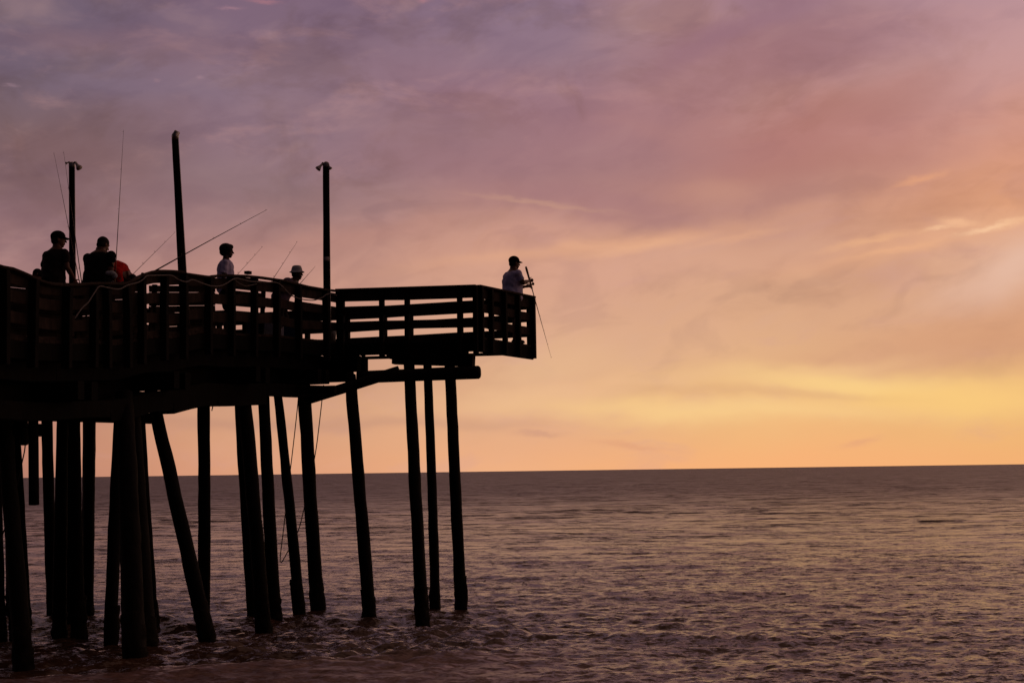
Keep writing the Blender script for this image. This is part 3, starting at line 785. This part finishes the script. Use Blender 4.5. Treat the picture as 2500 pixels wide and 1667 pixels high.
def loft(mb_, secs, fwd, n_=16):
    """secs: (point, half depth, half width) along a spine"""
    k = len(secs); vs = []
    for i, (p, a, b_) in enumerate(secs):
        t = (secs[min(i+1, k-1)][0]-secs[max(i-1, 0)][0]).normalized()
        sd_ = t.cross(fwd).normalized(); fw = sd_.cross(t).normalized()
        for j in range(n_):
            q = 2*math.pi*j/n_
            vs.append(p+fw*math.cos(q)*a+sd_*math.sin(q)*b_)
    fs = []
    for i in range(k-1):
        for j in range(n_): fs.append((i*n_+j, i*n_+(j+1) % n_, (i+1)*n_+(j+1) % n_, (i+1)*n_+j))
    fs.append(tuple(range(n_-1, -1, -1))); fs.append(tuple((k-1)*n_+j for j in range(n_)))
    mb_.add(vs, fs)
def limb(mb_, pts, rads, n_=12):
    mb_.tube(pts, rads, n_)
    for p, r in zip(pts, rads): mb_.ball(p, r, nu=10, nv=6)
def hand(mb_, wrist, d, nrm, curl=.6, thumb=1):
    """palm, four unequal fingers bent at two knuckles, thumb leaving the side of the palm"""
    d = Vector(d).normalized(); nrm = Vector(nrm); nrm = (nrm-d*nrm.dot(d)).normalized(); sd_ = d.cross(nrm)
    rot = Matrix((d, sd_, nrm)).transposed()
    mb_.ball(Vector(wrist)+d*.045, (.052, .040, .017), rot)
    for k, (o_, L) in enumerate(((-.030, .062), (-.010, .074), (.010, .070), (.029, .056))):
        p = Vector(wrist)+d*.088+sd_*o_*thumb
        pts = [Vector(wrist)+d*.05+sd_*o_*thumb*.8, p]; dd = d.copy(); a = curl*.7
        for seg, q in enumerate((.45, .32, .26)):
            dd = Matrix.Rotation(a, 3, sd_) @ dd if False else (dd*math.cos(a)+(-nrm if True else nrm)*math.sin(a)*1.0).normalized() if seg == 0 else (dd*math.cos(a)+(-d if seg == 2 else -nrm)*math.sin(a)).normalized()
            p = p+dd*L*q; pts.append(p); a = curl
        mb_.tube(pts, [.0095, .0092, .0085, .008, .0065], 8); mb_.ball(pts[-1], .0068, nu=8, nv=5)
    b0 = Vector(wrist)+d*.03-sd_*.032*thumb
    pts = [b0, b0+(d*.6-sd_*thumb*.7-nrm*.2).normalized()*.038, b0+(d*.75-sd_*thumb*.5-nrm*.4).normalized()*.066]
    mb_.tube(pts, [.012, .0105, .009], 8); mb_.ball(pts[-1], .009, nu=8, nv=5)
def head(mb_, c, fw, up, s=1.0):
    fw = fw.normalized(); sd_ = up.cross(fw).normalized(); up = fw.cross(sd_).normalized()
    rot = Matrix((fw, sd_, up)).transposed()
    def q(x, y, z): return c+(fw*x+sd_*y+up*z)*s
    mb_.ball(q(-.008, 0, .03), (.096*s, .074*s, .092*s), rot, 16, 12)
    mb_.ball(q(.022, 0, -.03), (.068*s, .058*s, .078*s), rot, 14, 10)
    mb_.ball(q(.052, 0, -.082), (.028*s, .03*s, .024*s), rot)                      # chin
    mb_.tube([q(.082, 0, .022), q(.098, 0, -.006), q(.108, 0, -.022)], [.008*s, .011*s, .013*s], 8)   # nose
    mb_.ball(q(.108, 0, -.022), .0125*s, None, 8, 6)
    mb_.ball(q(.080, 0, .030), (.014*s, .046*s, .012*s), rot)                      # brow
    mb_.ball(q(.084, 0, -.048), (.012*s, .024*s, .007*s), rot, 8, 6); mb_.ball(q(.082, 0, -.058), (.012*s, .020*s, .008*s), rot, 8, 6)
    for y in (-1, 1):
        mb_.ball(q(.070, y*.032, .010), (.012*s, .013*s, .010*s), rot, 8, 6)       # eyes
        mb_.ball(q(-.006, y*.076, -.004), (.018*s, .008*s, .030*s), rot, 8, 6)     # ears
    return q, rot
def person(label, foot, face_deg, H, skin, shirt, bottoms, lean=0.0, hunch=0.0, headtilt=0.0, headyaw=0.0, arms=None, hatk=None, hair=True, girth=1.0, dep=None, hs=1.08, knees=0.0, sleeves=True, shoes=True):
    """pose in metres for a 1.75 m figure, x forward, y left, z up, then scaled to H and turned"""
    k = H/1.75
    R = Matrix.Rotation(math.radians(face_deg), 3, 'Z'); foot = Vector(foot)
    t = thing('person', label, 'person', foot)
    def W(p): return foot + R @ (Vector(p)*k)
    # spine in the body's own plane
    hipz = .92-knees*.10; hip = V3(-.02-knees*.05, 0, hipz)
    def spine(l): # l along the back from the hip
        a = math.radians(lean); b_ = math.radians(hunch)
        p = hip.copy(); n_ = 12
        for i in range(n_):
            ang = a+b_*(i/n_)*1.0*min(1, l/.5)
            p = p+V3(math.sin(ang), 0, math.cos(ang))*(l/n_)
        return p
    def sdir_(l): return (spine(l+.02)-spine(l-.02)).normalized()
    g = girth; dp = dep or g
    torso = [(-.10, .085, .12), (-.03, .115*dp, .165*g), (.08, .125*dp, .160*g), (.20, .125*dp, .150*g), (.34, .128*dp, .172*g), (.44, .114*dp, .188*g), (.51, .088*dp, .165*g), (.55, .074*g, .128*g), (.59, .060*g**.7, .070*g**.7), (.64, .057*g**.7, .064*g**.7)]
    body = MB()
    loft(body, [(spine(l) if l > 0 else hip+V3(0, 0, l), a, b_) for l, a, b_ in torso], V3(1, 0, 0))
    neck = spine(.63); ht = math.radians(lean*.3+hunch*.6+headtilt)
    hup = V3(math.sin(ht), 0, math.cos(ht)); hf = V3(math.cos(ht), 0, -math.sin(ht))
    hf = Matrix.Rotation(math.radians(headyaw), 3, hup) @ hf
    hc_ = spine(.602)+hup*.090*hs+hf*.022
    q, hrot = head(body, hc_, hf, hup, hs)
    # legs
    legs = {}
    for y in (-1, 1):
        hp = hip+V3(0, y*.095, -.02); kn = V3(.03+knees*.22, y*.11, .49-knees*.03); an = V3(-.02, y*.12, .085)
        if y > 0: kn.x += .06; an.x += .10
        limb(body, [hp, hp.lerp(kn, .5), kn, kn.lerp(an, .35), an], [.088*g, .073, .056, .057, .038])
        limb(body, [an+V3(-.02, 0, -.035), an+V3(.08, y*.01, -.045), an+V3(.16, y*.015, -.058)], [.034, .036, .024])
        legs[y] = (hp, kn, an)
    sh = {}
    arms = arms or {}
    for y in (-1, 1):
        s0 = spine(.47)+V3(0, y*.175*g, 0)
        el, wr, nr, cu = arms.get(y, (s0+V3(-.03, y*.06, -.29), s0+V3(.03, y*.07, -.55), V3(0, -y, 0), .35))
        el, wr = Vector(el), Vector(wr)
        limb(body, [s0, s0.lerp(el, .5), el, el.lerp(wr, .4), wr], [.054*g, .046*g, .038*g, .038*g, .028])
        hand(body, wr, wr-el, nr, cu, y)
        sh[y] = (s0, el, wr)
    body.v = [tuple(W(p)-foot) for p in body.v]
    me = remesh(body, 'body', .0068)
    me.materials.append(M[skin]); bo = bpy.data.objects.new('body', me); COL.objects.link(bo); bo.parent = t
    def cloth(name, mb_, mat, vox=.011, wr=.008):
        mb_.v = [tuple(W(p)-foot) for p in mb_.v]
        me = remesh(mb_, name, vox, 3, wr); me.materials.append(M[mat]); o = bpy.data.objects.new(name, me); COL.objects.link(o); o.parent = t; return o
    if shirt:
        c = MB(); e = .020
        loft(c, [(spine(l) if l > 0 else hip+V3(0, 0, l), a+e+(.012 if l < .2 else 0), b_+e+(.012 if l < .2 else 0)) for l, a, b_ in torso[0:7]]+[(spine(.548), .072, .098)], V3(1, 0, 0))
        for y in (-1, 1):
            s0, el, wr = sh[y]; m_ = s0.lerp(el, .72)
            if sleeves: c.ball(s0, .068*g); c.tube([s0, s0.lerp(el, .4), m_], [.070*g, .068, .064], 12)
        cloth('shirt', c, shirt)
    c = MB(); e = .018
    loft(c, [(hip+V3(0, 0, l), a+e, b_+e) for l, a, b_ in ((-.12, .10, .14), (-.03, .115*dp, .165*g), (.07, .122*dp, .160*g))], V3(1, 0, 0))
    for y in (-1, 1):
        hp, kn, an = legs[y]; c.tube([hp, hp.lerp(kn, .5), hp.lerp(kn, .92)], [.105*g, .096, .086], 14)
    cloth('shorts', c, bottoms)
    if shoes:
        for y in (-1, 1):
            c = MB(); an = legs[y][2]
            limb(c, [an+V3(-.03, 0, -.040), an+V3(.07, y*.01, -.048), an+V3(.17, y*.015, -.056)], [.042, .044, .030])
            c.tube([an+V3(-.065, 0, -.075), an+V3(.20, y*.015, -.075)], [.045, .045], 10, sq=(1, .25))
            c.v = [tuple(W(p)-foot) for p in c.v]
            me = remesh(c, 'shoe', .009, 2); me.materials.append(M['shoe']); o = bpy.data.objects.new('shoe', me); COL.objects.link(o); o.parent = t
    def hp_(x, y, z): return q(x, y, z)
    if hair == 'afro':
        c = MB(); c.ball(hp_(-.030, 0, .045), (0.118*hs, 0.104*hs, 0.105*hs), hrot, 18, 12); c.ball(hp_(-.060, 0, -.005), (0.078*hs, 0.088*hs, 0.075*hs), hrot, 14, 10); c.ball(hp_(.03, 0, .085), (0.07*hs, 0.075*hs, 0.05*hs), hrot, 14, 10)
        cloth('hair', c, 'hair', .008, .003)
    elif hair:
        c = MB(); c.ball(hp_(-.014, 0, .040), (0.099*hs, 0.079*hs, 0.092*hs), hrot, 16, 12); c.ball(hp_(-.040, 0, -.01), (0.064*hs, 0.074*hs, 0.062*hs), hrot, 14, 10)
        cloth('hair', c, 'hair', .008, .001)
    if hatk == 'cap':
        c = MB(); c.ball(hp_(-.010, 0, .055), (0.106*hs, 0.088*hs, 0.084*hs), hrot, 18, 12)
        cr = cloth('cap_crown', c, 'black', .009, 0)
        m_ = MB(); vs = []; n_ = 14
        for lay in (0, .006):
            for i in range(n_+1):
                a = -1.15+2.3*i/n_
                vs.append(hp_(.055+.035*math.cos(a), .075*math.sin(a), .045-lay)); vs.append(hp_(.085+.085*math.cos(a)-.01, .080*math.sin(a), .034-lay-.010*abs(math.sin(a))))
        fs = []; o_ = 2*(n_+1)
        for i in range(n_):
            fs.append((2*i, 2*i+1, 2*i+3, 2*i+2)); fs.append((o_+2*i, o_+2*i+2, o_+2*i+3, o_+2*i+1))
            fs.append((2*i+1, o_+2*i+1, o_+2*i+3, 2*i+3)); fs.append((2*i, 2*i+2, o_+2*i+2, o_+2*i))
        fs += [(0, o_, o_+1, 1), (2*n_, 2*n_+1, o_+2*n_+1, o_+2*n_)]
        m_.add([W(v) for v in vs], fs); m_.build('cap_brim', M['black'], t, True)
    if hatk == 'bucket':
        m_ = MB(); sec = [(.165, .02), (.163, .05), (.150, .075), (.10, .092), (.066, .098), (.050, .108), (.034, .132), (.030, .136), (.038, .112), (.055, .098), (.10, .085)]
        pts = []; n_ = 22; vs = []; fs = []
        for z, r in sec:
            for j in range(n_):
                a = 2*math.pi*j/n_; vs.append(W(hp_(r*1.08*math.cos(a)-.005, r*.95*math.sin(a), z-.0+.012*math.cos(2*a)*(r/.15)**3)))
        kk = len(sec)
        for i in range(kk-1):
            for j in range(n_): fs.append((i*n_+j, i*n_+(j+1) % n_, (i+1)*n_+(j+1) % n_, (i+1)*n_+j))
        fs.append(tuple(range(n_)))
        m_.add(vs, fs); m_.build('hat', M['hat'], t, True)
    return t, W, sh
# angler at the head of the pier
fx = P(1254, 837, 33.15); fA = V3(fx.x, fx.y, 5.45)
armsA = {-1: ((.10, -.27, 1.20), (.30, -.12, 1.26), (0, 1, .2), 1.0), 1: ((.12, .22, 1.14), (.27, -.02, 1.16), (0, -1, .3), 1.0)}
tA, WA, shA = person('person in a black cap and pale shirt holding a rod over the end rail', fA, 26, 1.85, 'skin', 'white', 'short', lean=2, hunch=3, headtilt=0, arms=armsA, hatk='cap', girth=1.26, dep=1.5, hs=1.12)
# rod held over the rail, tip hanging towards the water
h1 = WA((.36, -.06, 1.30)); h2 = WA((.34, .02, 1.16))
ra = P(1284, 652, 33.2); rb = P(1346, 874, 33.6)
ra = ra + (Vector((h1.x, h1.y, 0))-Vector((P(1297, 694, 33.2).x, P(1297, 694, 33.2).y, 0)))*0
rod('fishing rod pointing down at the sea, held by the person in the pale shirt', rb, ra, r_b=.016, r_t=.002, guides=5, reel=.19, bend=.0, grp=None, gside=1)
# person with afro hair
fx = P(553, 800, 30.3); person('person with rounded afro hair and white top standing behind the rail looking right', V3(fx.x, fx.y, zd(2.2)+.0), 8, 1.83, 'dskin', 'white', 'dark', lean=-2, hunch=6, hair='afro', girth=.92, dep=1.1)
# person in bucket hat
fx = P(698, 800, 33.4)
armsH = {-1: ((.10, -.24, 1.12), (.33, -.10, 1.20), (0, 1, 0), .9), 1: ((.10, .24, 1.12), (.33, .06, 1.16), (0, -1, 0), .9)}
person('person in a pale brimmed hat stooping over a short rod', V3(fx.x-.12, fx.y, 5.45), -5, 1.86, 'dskin', 'lilac', 'dark', lean=10, hunch=58, headtilt=-38, arms=armsH, hatk='bucket', hair=True, girth=1.3, dep=1.25)
# two men on the left
fx = P(236, 800, 26.4)
armsB = {-1: ((.02, -.27, 1.10), (.26, -.18, 1.06), (0, 1, 0), .7), 1: ((.10, .26, 1.12), (.30, .10, 1.08), (0, -1, 0), .7)}
tB, WB, shB = person('bare headed person in a black shirt looking down, in front of the red clad one', V3(fx.x, fx.y, zd(6.2)-.02), 62, 1.76, 'skin', 'black', 'dark', lean=2, hunch=16, headtilt=12, arms=armsB, girth=1.42, dep=1.4, hs=1.14, headyaw=-10)
fx = P(131, 800, 25.5)
armsC = {-1: ((.02, -.26, 1.16), (.22, -.22, .98), (0, 1, 0), .5)}
person('person in a dark cap and dark top standing left of the first light pole', V3(fx.x, fx.y, zd(7.0)-.04), 60, 1.79, 'skin', 'dark', 'dark', lean=2, hunch=10, headtilt=-4, arms=armsC, hatk='cap', girth=1.12, dep=1.2, hs=1.14, headyaw=-42)
fx = P(100, 800, 25.3)
person('small dark haired person at the far left, only the head above the rail', V3(fx.x, fx.y, zd(7.3)-.04), 200, 1.22, 'skin', 'dark', 'dark', lean=2, hunch=14, girth=1.0)
# stooping person in red
fx = P(282, 800, 26.9)
armsR = {-1: ((.42, -.22, .78), (.52, -.12, .55), (0, 1, 0), .5), 1: ((.42, .22, .78), (.52, .12, .55), (0, -1, 0), .5)}
person('person in a bright red shirt bent double beside the black shirted one', V3(fx.x-.22, fx.y, zd(6.0)+.02), -8, 1.80, 'skin', 'red', 'dark', lean=18, hunch=125, headtilt=60, arms=armsR, girth=1.4, dep=1.5, knees=.12)
# pale cloth in the hands
pc = P(272, 668, 26.1); mb = MB(); mb.ball(pc, (.085, .05, .045)); mb.ball(pc+V3(.05, .02, -.03), (.05, .04, .05)); mb.ball(pc+V3(-.05, -.01, .01), (.05, .04, .035))
me = remesh(mb, 'cloth', .009, 3, .006); me.materials.append(M['hat']); o = bpy.data.objects.new('cloth', me); COL.objects.link(o)
tag(o, 'crumpled pale grey cloth held in front of the black shirted person', 'cloth')

# ------------------------------------------------------------------ things on the deck and the rail
q = on_line(605, 670, edge(0), edge(10)); ss_ = (C-q).dot(UD)
c = edge(ss_, .0, zr(ss_)+.022)
bx = thing('bait_box', 'small bait box standing on the rail right of the afro haired person', 'box', c)
MB().sweep([c+UD*-.05+V3(0, 0, .022), c+UD*.06+V3(0, 0, .022)], .10, .044).build('box_body', M['dark'], bx)
MB().sweep([c+UD*-.054+V3(0, 0, .05), c+UD*.064+V3(0, 0, .05)], .108, .011).build('lid', M['board'], bx)
def filler_bench(label, s_, v, L=1.5, back=.95, tight=False):  # invented seat; its back boards block the bright sky behind the rail gaps
    b0 = edge(s_, v, zd(s_)); t = thing('filler_bench', label, 'filler_bench', b0, 'benches added to darken the gaps in the sagging rail')
    a0, a1 = edge(s_-L/2, v, 0), edge(s_+L/2, v, 0); za, zb = zd(s_-L/2), zd(s_+L/2)
    def L_(dv, z): return [a0+VD*dv+V3(0, 0, za+z), (a0+a1)/2+VD*dv+V3(0, 0, (za+zb)/2+z), a1+VD*dv+V3(0, 0, zb+z)]
    for dv in (-.30, -.16, -.02): MB().sweep(L_(dv, .44), .13, .035).build('seat_slat', M['board'], t)
    for z in ([.10+.118*k for k in range(7)] if tight else (.60, .76, back-.03)): MB().sweep(L_(.10, z), .03, .112 if tight else .13).build('back_slat', M['board'], t)
    for f_ in (.06, .94):
        q0 = a0.lerp(a1, f_)+V3(0, 0, za+(zb-za)*f_)
        MB().sweep([q0+VD*.07, q0+VD*.12+V3(0, 0, back+.02)], .08, .06, UD).build('leg', M['post'], t)
        MB().sweep([q0+VD*-.30, q0+VD*-.30+V3(0, 0, .42)], .08, .06, UD).build('leg', M['post'], t)
    return t
filler_bench('slatted bench added to darken the rail gaps below the bait box', 3.05, -.45, 1.3)
filler_bench('slatted bench added to darken the rail gaps by the leaning light pole', 5.35, -.42, 2.1, 0.86, True)
filler_bench('high backed bench added to darken the rail gaps below the black shirted person', 7.5, -.42, 1.9, 0.86, True)
filler_bench('slatted bench added to darken gaps at the left end of the sagging rail', 9.55, -.42, 1.95, 0.86, True)
filler_bench('slatted bench added to darken the rail gaps nearest the left edge of the picture', 11.7, -.42, 2.0, 0.86, True)
def cooler(label, s_, v, ang=0.0, sx=.62, h_=.40):
    c = edge(s_, v, zd(s_)); t = thing('cooler', label, 'cooler', c, 'coolers on the deck')
    d = Matrix.Rotation(ang, 3, 'Z') @ UD
    MB().sweep([c-d*sx/2+V3(0, 0, h_/2), c+d*sx/2+V3(0, 0, h_/2)], .36, h_, ch=.03).build('cooler_body', M['coolerb'], t)
    MB().sweep([c-d*(sx/2+.01)+V3(0, 0, h_+.032), c+d*(sx/2+.01)+V3(0, 0, h_+.032)], .38, .06, ch=.02).build('lid', M['cooler'], t)
    MB().tube([c+d*(sx/2)+V3(0, 0, h_*.7)-VD*.1, c+d*(sx/2+.04)+V3(0, 0, h_*.6)-VD*.1, c+d*(sx/2+.04)+V3(0, 0, h_*.6)+VD*.1, c+d*(sx/2)+V3(0, 0, h_*.7)+VD*.1], .012, 6).build('handle', M['cooler'], t)
    return t
cooler('cooler with a pale lid on the deck behind the wavy rail', 1.9, -.75)
cooler('cooler near the foot of the corner light pole', .3, -.9, .6, .5, .34)
def bucket(label, s_, v):
    c = edge(s_, v, zd(s_)); t = thing('bucket', label, 'bucket', c)
    MB().tube([c+V3(0, 0, .002), c+V3(0, 0, .18), c+V3(0, 0, .36)], [.125, .138, .15], 18).build('bucket_body', M['bucket'], t, True)
    MB().torus(c+V3(0, 0, .36), (0, 0, 1), .152, .008, 18).build('rim', M['bucket'], t, True)
    h_ = [c+UD*(.152*math.cos(a))+V3(0, 0, .36+.15*math.sin(a)) for a in [math.pi*i/8 for i in range(9)]]
    MB().tube(h_, .004, 5).build('handle', M['metal'], t, True)
bucket('bait bucket with a wire handle behind the corner posts', -.35, -.35)
